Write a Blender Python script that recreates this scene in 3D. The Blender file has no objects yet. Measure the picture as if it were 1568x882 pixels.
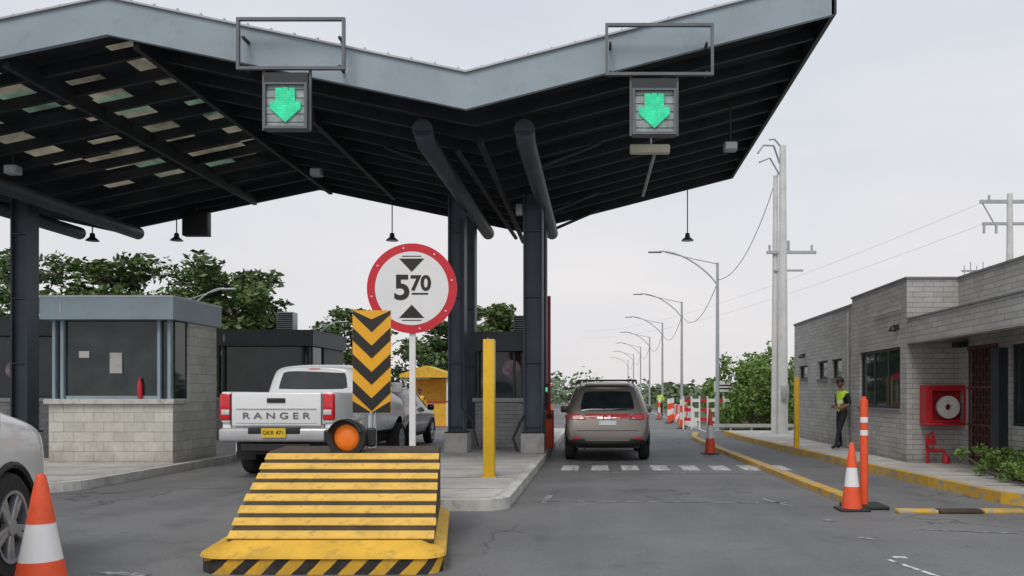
import bpy, bmesh, math, random
import numpy as np
from mathutils import Vector, Matrix
from mathutils.bvhtree import BVHTree
random.seed(7); rng=np.random.default_rng(11)
scene=bpy.context.scene
R=math.radians
# ------------------------------------------------------------------ materials
def nd(nt,t,**k):
    n=nt.nodes.new(t)
    for a,b in k.items(): setattr(n,a,b)
    return n
def c4(c,m=1.0): return (min(c[0]*m,1),min(c[1]*m,1),min(c[2]*m,1),1)
def base(name):
    m=bpy.data.materials.new(name); m.use_nodes=True
    nt=m.node_tree; return m,nt,nt.nodes['Principled BSDF']
def math_(nt,op,a,b=None,clamp=False):
    n=nd(nt,'ShaderNodeMath',operation=op,use_clamp=clamp)
    for i,x in enumerate((a,b)):
        if x is None: continue
        if isinstance(x,(int,float)): n.inputs[i].default_value=x
        else: nt.links.new(x,n.inputs[i])
    return n.outputs[0]
def noise_(nt,vec,scale,detail=2,rough=.6):
    n=nd(nt,'ShaderNodeTexNoise'); n.inputs['Scale'].default_value=scale
    n.inputs['Detail'].default_value=detail; n.inputs['Roughness'].default_value=rough
    nt.links.new(vec,n.inputs['Vector']); return n.outputs['Fac']
def ramp_(nt,f,p0,p1,c0=(0,0,0,1),c1=(1,1,1,1)):
    n=nd(nt,'ShaderNodeValToRGB'); e=n.color_ramp.elements
    e[0].position=p0; e[1].position=p1; e[0].color=c0; e[1].color=c1
    nt.links.new(f,n.inputs[0]); return n.outputs[0]
def mix_(nt,f,a,b,bt='MIX'):
    n=nd(nt,'ShaderNodeMix',data_type='RGBA',blend_type=bt)
    for i,x in ((0,f),(6,a),(7,b)):
        if isinstance(x,(int,float)): n.inputs[i].default_value=x
        elif isinstance(x,tuple): n.inputs[i].default_value=x
        else: nt.links.new(x,n.inputs[i])
    return n.outputs[2]
def M(name,col,rough=.6,metal=0,var=.12,scale=2.5,bump=0,bs=60,dirt=0,coat=0,spec=.5):
    m,nt,p=base(name)
    v=nd(nt,'ShaderNodeTexCoord').outputs['Object']
    f=ramp_(nt,noise_(nt,v,scale),.3,.7)
    c=mix_(nt,f,c4(col,1-var),c4(col,1+var))
    if dirt:
        d=ramp_(nt,noise_(nt,v,scale*3.1,4,.7),.52,.75)
        c=mix_(nt,math_(nt,'MULTIPLY',d,dirt),c,c4((.09,.08,.07)))
    nt.links.new(c,p.inputs['Base Color'])
    p.inputs['Roughness'].default_value=rough; p.inputs['Metallic'].default_value=metal
    p.inputs['Coat Weight'].default_value=coat; p.inputs['Coat Roughness'].default_value=.06
    p.inputs['Specular IOR Level'].default_value=spec
    if bump>=.1:
        b=nd(nt,'ShaderNodeBump'); b.inputs['Strength'].default_value=bump; b.inputs['Distance'].default_value=.01
        nt.links.new(noise_(nt,v,bs,2),b.inputs['Height']); nt.links.new(b.outputs[0],p.inputs['Normal'])
    return m
def emit(name,col,s,dots=0):
    m,nt,p=base(name); p.inputs['Base Color'].default_value=c4(col,.6)
    p.inputs['Emission Color'].default_value=c4(col); p.inputs['Emission Strength'].default_value=s
    if dots:
        v=nd(nt,'ShaderNodeTexCoord').outputs['Object']
        vo=nd(nt,'ShaderNodeTexVoronoi'); vo.inputs['Scale'].default_value=dots; vo.inputs['Randomness'].default_value=.25; nt.links.new(v,vo.inputs['Vector'])
        f=ramp_(nt,vo.outputs['Distance'],.15,.6,(1.0,1,1,1),(.35,.35,.35,1))
        f2=ramp_(nt,noise_(nt,v,9,2),.35,.65,(.5,.5,.5,1),(1,1,1,1))
        nt.links.new(math_(nt,'MULTIPLY',math_(nt,'MULTIPLY',f,f2),s),p.inputs['Emission Strength'])
    return m
def brick_mat(name,c1,c2,mortar,w=.4,h=.1):
    m,nt,p=base(name)
    tc=nd(nt,'ShaderNodeTexCoord').outputs['Object']; g=nd(nt,'ShaderNodeNewGeometry').outputs['Normal']
    s=nd(nt,'ShaderNodeSeparateXYZ'); nt.links.new(tc,s.inputs[0])
    n=nd(nt,'ShaderNodeSeparateXYZ'); nt.links.new(g,n.inputs[0])
    ax=math_(nt,'GREATER_THAN',math_(nt,'ABSOLUTE',n.outputs[0]),.7)
    u=math_(nt,'ADD',math_(nt,'MULTIPLY',s.outputs[1],ax),math_(nt,'MULTIPLY',s.outputs[0],math_(nt,'SUBTRACT',1,ax)))
    cb=nd(nt,'ShaderNodeCombineXYZ'); nt.links.new(u,cb.inputs[0]); nt.links.new(s.outputs[2],cb.inputs[1])
    b=nd(nt,'ShaderNodeTexBrick'); nt.links.new(cb.outputs[0],b.inputs['Vector'])
    b.inputs['Scale'].default_value=1; b.inputs['Brick Width'].default_value=w; b.inputs['Row Height'].default_value=h
    b.inputs['Mortar Size'].default_value=.006; b.inputs['Mortar Smooth'].default_value=.3
    b.inputs['Color1'].default_value=c4(c1); b.inputs['Color2'].default_value=c4(c2); b.inputs['Mortar'].default_value=c4(mortar)
    f=ramp_(nt,noise_(nt,tc,1.1,4,.65),.3,.72,c4((.74,.74,.73)),c4((1.0,1.0,1.0)))
    c=mix_(nt,1.0,b.outputs['Color'],f,'MULTIPLY')
    f2=ramp_(nt,noise_(nt,tc,14,2,.7),.3,.7,c4((.86,.86,.86)),c4((1,1,1)))
    c=mix_(nt,1.0,c,f2,'MULTIPLY')
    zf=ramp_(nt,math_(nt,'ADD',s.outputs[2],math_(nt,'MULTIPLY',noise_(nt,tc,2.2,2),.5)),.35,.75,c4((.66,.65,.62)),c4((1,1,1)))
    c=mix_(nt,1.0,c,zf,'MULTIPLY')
    nt.links.new(c,p.inputs['Base Color']); p.inputs['Roughness'].default_value=.9
    bu=nd(nt,'ShaderNodeBump'); bu.inputs['Strength'].default_value=.6; bu.inputs['Distance'].default_value=.01; bu.invert=True
    nt.links.new(b.outputs['Fac'],bu.inputs['Height']); nt.links.new(bu.outputs[0],p.inputs['Normal'])
    return m
def asphalt_mat():
    m,nt,p=base('asphalt')
    v=nd(nt,'ShaderNodeTexCoord').outputs['Object']
    mp=nd(nt,'ShaderNodeMapping'); mp.inputs['Scale'].default_value=(1.6,.12,1); nt.links.new(v,mp.inputs[0])
    st=ramp_(nt,noise_(nt,mp.outputs[0],1.0,3,.6),.3,.72)
    c=mix_(nt,st,c4((.135,.136,.14)),c4((.20,.20,.203)))
    pa=ramp_(nt,noise_(nt,v,.35,3,.6),.42,.62)
    c=mix_(nt,math_(nt,'MULTIPLY',pa,.55),c,c4((.26,.255,.25)))
    dk=ramp_(nt,noise_(nt,v,1.1,4,.7),.56,.74)
    c=mix_(nt,math_(nt,'MULTIPLY',dk,.5),c,c4((.075,.075,.078)))
    ag=ramp_(nt,noise_(nt,v,55,2,.8),.3,.7,c4((.66,.66,.66)),c4((1,1,1)))
    c=mix_(nt,1.0,c,ag,'MULTIPLY')
    vo=nd(nt,'ShaderNodeTexVoronoi',feature='DISTANCE_TO_EDGE'); vo.inputs['Scale'].default_value=.28
    dv=nd(nt,'ShaderNodeTexNoise'); dv.inputs['Scale'].default_value=1.6; dv.inputs['Detail'].default_value=4; nt.links.new(v,dv.inputs['Vector'])
    ad=nd(nt,'ShaderNodeVectorMath',operation='MULTIPLY_ADD'); nt.links.new(dv.outputs['Color'],ad.inputs[0]); ad.inputs[1].default_value=(1.6,1.6,0); nt.links.new(v,ad.inputs[2])
    nt.links.new(ad.outputs[0],vo.inputs['Vector'])
    cr=ramp_(nt,vo.outputs['Distance'],.002,.009,(1,1,1,1),(0,0,0,1))
    msk=ramp_(nt,noise_(nt,v,.22,1),.46,.54)
    c=mix_(nt,math_(nt,'MULTIPLY',math_(nt,'MULTIPLY',cr,msk),.75),c,c4((.045,.045,.047)))
    sp=nd(nt,'ShaderNodeTexVoronoi'); sp.inputs['Scale'].default_value=2.2; nt.links.new(v,sp.inputs['Vector'])
    oil=math_(nt,'MULTIPLY',ramp_(nt,sp.outputs['Distance'],.04,.12,(1,1,1,1),(0,0,0,1)),ramp_(nt,noise_(nt,v,.6,1),.5,.6))
    c=mix_(nt,math_(nt,'MULTIPLY',oil,.6),c,c4((.06,.06,.062)))
    nt.links.new(c,p.inputs['Base Color'])
    nt.links.new(ramp_(nt,st,0,1,c4((.62,.62,.62)),c4((.85,.85,.85))),p.inputs['Roughness'])
    b=nd(nt,'ShaderNodeBump'); b.inputs['Strength'].default_value=.4; b.inputs['Distance'].default_value=.01
    nt.links.new(noise_(nt,v,90,1,.8),b.inputs['Height']); nt.links.new(b.outputs[0],p.inputs['Normal'])
    return m
def paint_mat(name,col,wear=.5,under=(.16,.16,.162),sc=7):
    m,nt,p=base(name); v=nd(nt,'ShaderNodeTexCoord').outputs['Object']
    f=ramp_(nt,noise_(nt,v,sc,5,.75),wear-.06,wear+.06)
    f2=ramp_(nt,noise_(nt,v,2,3),.3,.7,c4((.75,.75,.75)),c4((1,1,1)))
    c=mix_(nt,1.0,mix_(nt,f,c4(col),c4(under)),f2,'MULTIPLY')
    nt.links.new(c,p.inputs['Base Color']); p.inputs['Roughness'].default_value=.7
    return m
def hazard_mat():
    m,nt,p=base('hazard_stripes'); v=nd(nt,'ShaderNodeTexCoord').outputs['Object']
    s=nd(nt,'ShaderNodeSeparateXYZ'); nt.links.new(v,s.inputs[0])
    u=math_(nt,'ADD',math_(nt,'ADD',s.outputs[0],math_(nt,'MULTIPLY',s.outputs[1],1.0)),math_(nt,'MULTIPLY',s.outputs[2],-1.0))
    w=math_(nt,'ADD',u,math_(nt,'MULTIPLY',noise_(nt,v,6,3),.04))
    fr=math_(nt,'FRACT',math_(nt,'MULTIPLY',w,3.9))
    k=math_(nt,'GREATER_THAN',fr,.52)
    c=mix_(nt,k,c4((.72,.40,.03)),c4((.025,.022,.02)))
    d=ramp_(nt,noise_(nt,v,9,5,.7),.5,.72)
    c=mix_(nt,math_(nt,'MULTIPLY',d,.4),c,c4((.13,.11,.08)))
    nt.links.new(c,p.inputs['Base Color']); p.inputs['Roughness'].default_value=.6
    return m
def leaf_mat(name,dark,light):
    m,nt,p=base(name); v=nd(nt,'ShaderNodeTexCoord').outputs['Object']
    f=ramp_(nt,noise_(nt,v,.8,1),.35,.65); f2=ramp_(nt,noise_(nt,v,9,0),.3,.7)
    c=mix_(nt,f,c4(dark),c4(light)); c=mix_(nt,math_(nt,'MULTIPLY',f2,.5),c,c4(light,1.5))
    nt.links.new(c,p.inputs['Base Color']); p.inputs['Roughness'].default_value=.55
    return m
def translucent(name,col):
    m,nt,p=base(name); v=nd(nt,'ShaderNodeTexCoord').outputs['Object']
    tr=nd(nt,'ShaderNodeBsdfTranslucent'); c=mix_(nt,ramp_(nt,noise_(nt,v,1.3,3),.3,.7),c4(col,.25),c4(col)); nt.links.new(c,tr.inputs[0])
    nt.links.new(tr.outputs[0],nt.nodes['Material Output'].inputs[0]); return m
def glass_mat(name,col=(.012,.016,.018),rough=.06,spec=.7):
    m,nt,p=base(name); v=nd(nt,'ShaderNodeTexCoord').outputs['Object']
    c=mix_(nt,ramp_(nt,noise_(nt,v,1.7,2),.35,.65),c4(col),c4(col,2.2)); nt.links.new(c,p.inputs['Base Color'])
    p.inputs['Roughness'].default_value=rough; p.inputs['Specular IOR Level'].default_value=spec
    return m
steel=M('painted_steel_fascia',(.28,.34,.385),.5,0,.10,.8,0,30,dirt=.25)
dark=M('dark_steel',(.026,.030,.036),.6,0,.25,2)
deckm=M('dark_deck',(.018,.020,.026),.85,0,.3,1.5)
colm=M('column_paint',(.065,.085,.11),.5,0,.2,1.2,0,dirt=.3)
boothdark=M('booth_dark_panel',(.05,.06,.07),.5,0,.15)
boothblue=M('booth_blue_panel',(.26,.33,.375),.5,0,.1,1,dirt=.2)
conc=M('concrete',(.47,.455,.43),.9,0,.16,1.2,.3,30,dirt=.4)
kerbm=M('kerb_concrete',(.52,.51,.475),.9,0,.2,2,.3,40,dirt=.6)
brick=brick_mat('grey_block',(.56,.55,.53),(.46,.452,.44),(.27,.265,.26))
brickb=brick_mat('booth_block',(.70,.68,.61),(.60,.585,.53),(.44,.42,.38),.39,.19)
white=M('white_paint',(.78,.78,.77),.4,0,.05,2)
carwhite=M('car_white',(.80,.81,.82),.28,0,.02,2,0,coat=.6,dirt=.06)
carbrown=M('car_brown_metallic',(.22,.19,.165),.34,.45,.05,2,0,coat=.7,dirt=.12)
cardark=M('car_dark',(.03,.033,.04),.3,.3,.05,2,0,coat=.7)
black=M('black_plastic',(.02,.02,.021),.55,0,.2,4)
rubber=M('tyre_rubber',(.022,.022,.022),.85,0,.2,10,0,dirt=.3)
rimm=M('alloy',(.5,.51,.53),.35,.7,.08)
chrome=M('chrome',(.7,.7,.72),.15,1,.03,2,0)
redl=M('tail_lamp_red',(.65,.012,.02),.2,0,.15,20,0,coat=.5)
clearl=M('lamp_clear',(.6,.62,.63),.15,0,.1,20,0,coat=.8)
amber=emit('amber_lens',(.95,.22,.02),.3)
yellow=M('yellow_paint',(.75,.43,.035),.55,0,.14,3,0,dirt=.5)
bandy=M('band_yellow_paint',(.78,.47,.085),.6,0,.12,4,.1,dirt=.55)
yellowpost=M('yellow_post_paint',(.80,.47,.02),.4,0,.08,3,0,dirt=.15)
signyel=M('sign_yellow',(.85,.42,.02),.4,0,.05,3,0)
signblk=M('sign_black',(.02,.018,.016),.5,0,.1)
signwhite=M('sign_white',(.8,.8,.8),.35,0,.03,3,0)
signred=M('sign_red',(.60,.02,.035),.35,0,.06,3,0)
blkst=M('block_black',(.06,.04,.022),.7,0,.3,4,.1,dirt=.3)
orange=M('cone_orange',(.85,.10,.03),.5,0,.08,6,0,dirt=.25)
glass=glass_mat('dark_glass'); winglass=glass_mat('window_glass',(.014,.021,.022),.04,.5)
galv=M('galvanised',(.42,.44,.46),.5,.3,.1,3)
whitepole=M('pole_concrete',(.64,.64,.63),.8,0,.1,1.5,0,dirt=.2)
asph=asphalt_mat(); haz=hazard_mat()
wpaint=paint_mat('worn_white_paint',(.74,.74,.73),.53)
wpaint2=paint_mat('very_worn_white_paint',(.5,.5,.5),.46)
ypaint=paint_mat('kerb_yellow_paint',(.74,.42,.03),.53,(.36,.34,.29),5)
bark=M('bark',(.12,.10,.08),.95,0,.3,6)
leafA=leaf_mat('leaf_dark',(.032,.065,.018),(.085,.14,.035))
leafB=leaf_mat('leaf_bright',(.07,.13,.02),(.15,.25,.05))
leafC=leaf_mat('leaf_far',(.06,.095,.045),(.11,.16,.08))
grass=M('grass_ground',(.08,.10,.045),.95,0,.4,.5)
redcab=M('red_cabinet',(.50,.02,.03),.4,0,.1,3)
skin=M('skin',(.22,.11,.07),.6,0,.05,8,0)
hivis=M('hi_vis',(.50,.80,.05),.7,0,.08,20); navy=M('dark_cloth',(.015,.017,.025),.85,0,.2,20)
plateY=M('plate_yellow',(.75,.5,.03),.5,0,.05)
# ------------------------------------------------------------------ builders
class G:
    def __init__(s,name,loc=(0,0,0),rz=0,local=True):
        s.e=bpy.data.objects.new(name,None); s.e.empty_display_size=.2
        s.e.location=loc; s.e.rotation_euler=(0,0,rz); scene.collection.objects.link(s.e)
        s.inv=Matrix.Identity(4) if local else Matrix.Translation(-Vector(loc))
    def attach(s,o):
        o.parent=s.e; o.matrix_parent_inverse=s.inv
        if o.name not in scene.collection.objects: scene.collection.objects.link(o)
        return o
def mesh_obj(name,v,f,mats,smooth=False,idx=None,fix=True,ang=35):
    me=bpy.data.meshes.new(name); me.from_pydata(v,[],f)
    for m in (mats if isinstance(mats,list) else [mats]): me.materials.append(m)
    if idx is not None: me.polygons.foreach_set('material_index',idx)
    if fix:
        bm=bmesh.new(); bm.from_mesh(me); bmesh.ops.recalc_face_normals(bm,faces=bm.faces); bm.to_mesh(me); bm.free()
    if smooth:
        me.polygons.foreach_set('use_smooth',[True]*len(me.polygons)); me.set_sharp_from_angle(angle=R(ang))
    me.update()
    return bpy.data.objects.new(name,me)
class MB:
    def __init__(s): s.v=[];s.f=[]
    def add(s,vs,fs,m=None):
        o=len(s.v); s.v+=[tuple(m@Vector(p)) if m else tuple(p) for p in vs]
        s.f+=[tuple(i+o for i in f) for f in fs]; return s
    def box(s,x0,x1,y0,y1,z0,z1,bev=0,m=None,seg=2):
        vs=[(x,y,z) for z in (z0,z1) for y in (y0,y1) for x in (x0,x1)]
        fs=[(0,2,3,1),(4,5,7,6),(0,1,5,4),(2,6,7,3),(0,4,6,2),(1,3,7,5)]
        if not bev: return s.add(vs,fs,m)
        bm=bmesh.new(); bv=[bm.verts.new(p) for p in vs]
        for f in fs: bm.faces.new([bv[i] for i in f])
        bmesh.ops.bevel(bm,geom=bm.edges[:],offset=bev,segments=seg,affect='EDGES',profile=.5)
        bm.verts.index_update(); r=s.add([v.co.copy() for v in bm.verts],[[v.index for v in f.verts] for f in bm.faces],m); bm.free(); return r
    def tube(s,pts,rs,n=8,m=None,caps=True):
        pts=[Vector(p) for p in pts]
        if not hasattr(rs,'__len__'): rs=[rs]*len(pts)
        vs=[];fs=[];up=None
        for i,p in enumerate(pts):
            d=(pts[min(i+1,len(pts)-1)]-pts[max(i-1,0)]).normalized()
            if up is None: up=Vector((0,0,1)) if abs(d.z)<.9 else Vector((1,0,0))
            a=d.cross(up).normalized(); b=a.cross(d); up=b
            for k in range(n):
                t=2*math.pi*(k+.5)/n; vs.append(p+(a*math.cos(t)+b*math.sin(t))*rs[i])
        for i in range(len(pts)-1):
            for k in range(n):
                k2=(k+1)%n; fs.append((i*n+k,i*n+k2,(i+1)*n+k2,(i+1)*n+k))
        if caps: fs.append(tuple(range(n))[::-1]); fs.append(tuple(range((len(pts)-1)*n,len(pts)*n)))
        return s.add(vs,fs,m)
    def cyl(s,p0,p1,r0,r1=None,n=14,m=None): return s.tube([p0,p1],[r0,r0 if r1 is None else r1],n,m)
    def prism(s,pts,d,m=None):
        n=len(pts); d=Vector(d); vs=[Vector(p) for p in pts]; vs+=[p+d for p in vs]
        fs=[tuple(range(n))[::-1],tuple(range(n,2*n))]+[(i,(i+1)%n,n+(i+1)%n,n+i) for i in range(n)]
        return s.add(vs,fs,m)
    def lathe(s,prof,n=24,m=None,closed=False):
        vs=[];fs=[]
        for r,h in prof:
            for k in range(n):
                t=2*math.pi*k/n; vs.append((r*math.cos(t),r*math.sin(t),h))
        L=len(prof)
        for i in range(L if closed else L-1):
            j=(i+1)%L
            for k in range(n):
                k2=(k+1)%n; fs.append((i*n+k,i*n+k2,j*n+k2,j*n+k))
        if not closed: fs.append(tuple(range(n))[::-1]); fs.append(tuple(range((L-1)*n,L*n)))
        return s.add(vs,fs,m)
    def ribbon(s,pts,w,z0,z1):
        P=[Vector((p[0],p[1],0)) for p in pts]; Lp=[];Rp=[]
        for i,p in enumerate(P):
            d=(P[min(i+1,len(P)-1)]-P[max(i-1,0)]).normalized(); nrm=Vector((-d.y,d.x,0))
            Lp.append(p+nrm*w/2); Rp.append(p-nrm*w/2)
        for i in range(len(P)-1):
            q=[Lp[i],Lp[i+1],Rp[i+1],Rp[i]]
            if z1<=z0: s.add([(a.x,a.y,z0) for a in q],[(0,1,2,3)])
            else: s.prism([(a.x,a.y,z0) for a in q],(0,0,z1-z0))
        return s
    def done(s,g,name,mat,smooth=False,ang=35):
        return g.attach(mesh_obj(name,s.v,s.f,mat,smooth,ang=ang))
def top(name,mb,mat,smooth=False):
    o=mesh_obj(name,mb.v,mb.f,mat,smooth); scene.collection.objects.link(o); return o
def rrect(x0,x1,y0,y1,r,z=0,n=6):
    out=[]
    for cx,cy,a in ((x1-r,y1-r,0),(x0+r,y1-r,90),(x0+r,y0+r,180),(x1-r,y0+r,270)):
        for k in range(n+1):
            t=R(a+90*k/n); out.append((cx+r*math.cos(t),cy+r*math.sin(t),z))
    return out
def text(g,name,body,size,loc,mat,off=0,ext=.004):
    cu=bpy.data.curves.new(name,'FONT'); cu.body=body; cu.size=size; cu.extrude=ext; cu.offset=off
    cu.align_x='CENTER'; cu.align_y='CENTER'; cu.materials.append(mat)
    o=bpy.data.objects.new(name,cu); o.location=loc; o.rotation_euler=(R(90),0,0); g.attach(o); return o
def bake(o):
    bpy.context.view_layer.update(); dg=bpy.context.evaluated_depsgraph_get()
    me=bpy.data.meshes.new_from_object(o.evaluated_get(dg)); o.modifiers.clear(); o.data=me
# ------------------------------------------------------------------ world / light / camera
w=bpy.data.worlds.new("World"); scene.world=w; w.use_nodes=True; nt=w.node_tree
bg=nt.nodes['Background']; sky=nd(nt,'ShaderNodeTexSky'); sky.sky_type='NISHITA'; sky.sun_disc=False
sky.sun_elevation=R(52); sky.sun_rotation=R(195); sky.dust_density=3; sky.air_density=1.2
tc=nd(nt,'ShaderNodeTexCoord').outputs['Generated']; sp=nd(nt,'ShaderNodeSeparateXYZ'); nt.links.new(tc,sp.inputs[0])
hz=ramp_(nt,sp.outputs[2],0.0,.55,(9.0,8.6,8.6,1),(7.6,8.1,8.7,1))
mp=nd(nt,'ShaderNodeMapping'); mp.inputs['Scale'].default_value=(1,1,3.2); nt.links.new(tc,mp.inputs[0])
cl=ramp_(nt,noise_(nt,mp.outputs[0],1.6,5,.55),.3,.72,(.85,.89,.95,1),(1.05,1.03,1.01,1))
cloud=mix_(nt,1.0,hz,cl,'MULTIPLY')
nt.links.new(mix_(nt,.88,sky.outputs[0],cloud),bg.inputs[0]); bg.inputs[1].default_value=.1
w.cycles.sampling_method='MANUAL'; w.cycles.sample_map_resolution=256
sl=bpy.data.lights.new('sun','SUN'); sl.energy=1.5; sl.angle=R(25); sl.color=(1,.94,.86)
so=bpy.data.objects.new('sun',sl); so.rotation_euler=(R(38),0,R(-15)); scene.collection.objects.link(so)
cam=bpy.data.cameras.new('camera'); co=bpy.data.objects.new('camera',cam); scene.collection.objects.link(co)
co.location=(0,0,1.5); co.rotation_euler=(R(90),0,0); cam.lens=28.7; cam.sensor_width=36
cam.shift_x=-.0835; cam.shift_y=.1033; cam.clip_end=3000; scene.camera=co
scene.view_settings.view_transform='Standard'; scene.view_settings.look='None'; scene.view_settings.exposure=0
# ------------------------------------------------------------------ ground
top('ground',MB().add([(-900,-60,0),(900,-60,0),(900,1500,0),(-900,1500,0)],[(0,1,2,3)]),grass)
top('road',MB().add([(-24,-30,.004),(14,-30,.004),(14,30,.004),(5.2,30,.004),(5.2,400,.004),(-17,400,.004),(-17,60,.004),(-24,45,.004)],[tuple(range(8))]),asph)
def island(name,poly,zt=.15):
    g=G(name,(sum(p[0] for p in poly)/len(poly),sum(p[1] for p in poly)/len(poly),0),local=False)
    MB().prism([(p[0],p[1],0) for p in poly],(0,0,zt)).done(g,'kerb',kerbm)
    c=Vector((sum(p[0] for p in poly)/len(poly),sum(p[1] for p in poly)/len(poly),0))
    ins=[]
    for p in poly:
        d=Vector((p[0],p[1],0))-c
        ins.append((p[0]-math.copysign(min(.16,abs(d.x)),d.x),p[1]-math.copysign(min(.16,abs(d.y)),d.y),zt+.004))
    MB().add(ins,[tuple(range(len(ins)))]).done(g,'paving',conc)
    xs=[p[0] for p in poly]; ys_=[p[1] for p in poly]; j=MB(); y=min(ys_)+1.2
    while y<max(ys_)-.5:
        j.box(min(xs)+.17,max(xs)-.17,y,y+.012,zt+.0045,zt+.0065); y+=1.5
    j.done(g,'expansion_joints',black); return g
island('traffic_island',rrect(-3.8,-1.15,10.4,32,.35))
island('traffic_island',rrect(-11.6,-8.0,12.3,32,.5))
island('traffic_island',rrect(-17.5,-13.0,16,32,.5))
sw=[(12,10.6),(6.3,10.6),(5.75,10.75),(5.5,11.1),(5.15,16),(4.6,26),(4.6,30),(12,30)]
sg=G('sidewalk',(8,20,0),local=False)
MB().prism([(x,y,0) for x,y in sw],(0,0,.15)).done(sg,'slab',conc)
MB().ribbon([(12,10.66),(6.33,10.66),(5.79,10.80),(5.56,11.12),(5.21,16),(4.66,26),(4.66,29.9)],.14,.0,.156).done(sg,'yellow_kerb',ypaint)
j=MB(); [j.box(5.7,7.0,y,y+.012,.1505,.153) for y in (12,13.5,15,16.5,18,19.5,21,22.5,24)]; j.done(sg,'expansion_joints',black)
lk=G('lane_kerb',(3.3,16,0),local=False)
MB().ribbon([(3.47,10.9),(3.40,13),(3.2,21.5),(3.2,27),(3.6,30)],.2,0,.09).done(lk,'kerb',ypaint)
ls=G('lane_separator',(4.5,10.25,0),local=False)
for i,(a,b,m) in enumerate(((3.75,4.25,ypaint),(4.27,4.8,blkst),(4.82,5.35,ypaint))):
    MB().box(a,b,10.15,10.33,0,.055,.02).done(ls,'segment_%d'%i,m,True)
mk=MB()
for i in range(8): mk.add([(x,y,.008) for x,y in ((-.72+i*.6,15.9),(-.38+i*.6,15.9),(-.38+i*.6,17.0),(-.72+i*.6,17.0))][:],[(0,1,2,3)])
for i in range(8): mk.add([(x,y,.008) for x,y in ((-7.6+i*.5,17.4),(-7.3+i*.5,17.4),(-7.3+i*.5,18.4),(-7.6+i*.5,18.4))],[(0,1,2,3)])
mk.ribbon([(1.1,22),(1.1,25)],.12,.008,0).ribbon([(1.1,29),(1.1,33)],.12,.008,0).ribbon([(1.1,37),(1.1,41)],.12,.008,0)
mk.ribbon([(4.3,32),(4.3,200)],.12,.008,0)
mk.ribbon([(2.62,7.35),(2.8,6.6)],.05,.008,0).ribbon([(2.7,7.45),(2.82,7.45)],.1,.008,0)
top('road_marking',mk,wpaint)
mk=MB().ribbon([(-.85,11.35),(2.6,11.2)],.05,.008,0).ribbon([(-.75,11.2),(-.7,12.0)],.09,.008,0).ribbon([(2.35,11.6),(2.6,10.8)],.06,.008,0)
mk.ribbon([(2.66,9.65),(2.80,9.6)],.12,.008,0).ribbon([(2.72,8.5),(2.85,8.4)],.1,.008,0).ribbon([(-.2,15.5),(3.6,15.2)],.05,.0085,0)
mk.ribbon([(-4.2,6.85),(-3.7,6.7)],.12,.008,0).ribbon([(3.5,9.0),(5.0,8.6)],.05,.008,0)
top('worn_road_marking',mk,wpaint2)
# ------------------------------------------------------------------ canopy
prof=[(-19,7.2),(-13.4,6.0),(-7.75,7.18),(-2.08,6.0),(3.74,7.5)]
def zu(x):
    for (a,za),(b,zb) in zip(prof,prof[1:]):
        if a<=x<=b: return za+(zb-za)*(x-a)/(b-a)
    return 7
YF,YR=13.0,22.7
cg=G('toll_canopy',(-6,18,0),local=False)
fa=MB(); rf=MB(); cap=MB(); dk=MB(); skc=MB(); skw=MB(); pur=MB()
for (a,za),(b,zb) in zip(prof,prof[1:]):
    fa.prism([(a,12.9,za),(b,12.9,zb),(b,12.9,zb+.57),(a,12.9,za+.57)],(0,.08,0))
    cap.prism([(a,12.86,za+.57),(b,12.86,zb+.57),(b,12.86,zb+.60),(a,12.86,za+.60)],(0,.2,0))
    rf.prism([(a,YR,za),(b,YR,zb),(b,YR,zb+.5),(a,YR,za+.5)],(0,.08,0))
    L=int(abs(b-a)/.6)
    ys=np.linspace(YF,YR,12)
    for yi in range(11):
        y0,y1=ys[yi],ys[yi+1]
        pur.prism([(a,y0,za+.06),(b,y0,zb+.06),(b,y0,zb+.26),(a,y0,za+.26)],(0,.07,0))
        xs=np.linspace(a,b,L+1)
        for k in range(L):
            x0,x1=xs[k],xs[k+1]; sky_=False
            if a==-13.4 and 1<=k<=8 and 0<yi<9: sky_ = (k%2==0 and (yi*7+k*3)%5 not in (0,3)) or ((yi*3+k)%7==0)
            q=[(x0,y0,zu(x0+1e-6)+.36),(x1,y0,zu(x1-1e-6)+.36),(x1,y1,zu(x1-1e-6)+.36),(x0,y1,zu(x0+1e-6)+.36)]
            (skw if (yi+2*k)%5 else skc).add(q,[(0,1,2,3)]) if sky_ else dk.add(q,[(0,1,2,3)])
for i in range(60):
    x=-18.5+i*.37
    if x<3.5: cap.box(x,x+.03,12.9,12.94,zu(x)+.6,zu(x)+.64)
fa.done(cg,'front_fascia',steel); cap.done(cg,'flashing',galv); rf.done(cg,'rear_fascia',dark); dk.done(cg,'roof_deck',deckm)  # rear fascia takes dark steel, its backlit shade put into the colour
skw.done(cg,'skylight_panels',translucent('skylight_aged',(.19,.17,.125))); skc.done(cg,'skylight_panels_green',translucent('skylight_green',(.12,.18,.13)))
pur.done(cg,'purlins',dark)
bm_=MB()
for x in (-16.5,-9.5,-7.4): z=zu(x); bm_.box(x-.05,x+.05,YF+.1,YR-.05,z-.08,z+.18)
z=zu(-5.35); bm_.box(-5.4,-5.3,15.3,21.5,z-.08,z+.18)
bm_.prism([(3.70,12.9,7.49),(3.78,12.9,7.51),(3.78,12.9,8.07),(3.70,12.9,8.07)],(0,9.88,0))
bm_.done(cg,'rafters',dark)
pp=MB()
for x in (-3.0,-1.25,-14.2,-12.6):
    pp.tube([(x,14.0,5.93+.12),(x,14.3,5.9),(x,18.9,5.9),(x,22.4,5.9)],.17,16)
    pp.cyl((x,13.98,6.03),(x,14.03,6.03),.18)
pp.done(cg,'roof_pipes',colm,True)
br=MB()
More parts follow.
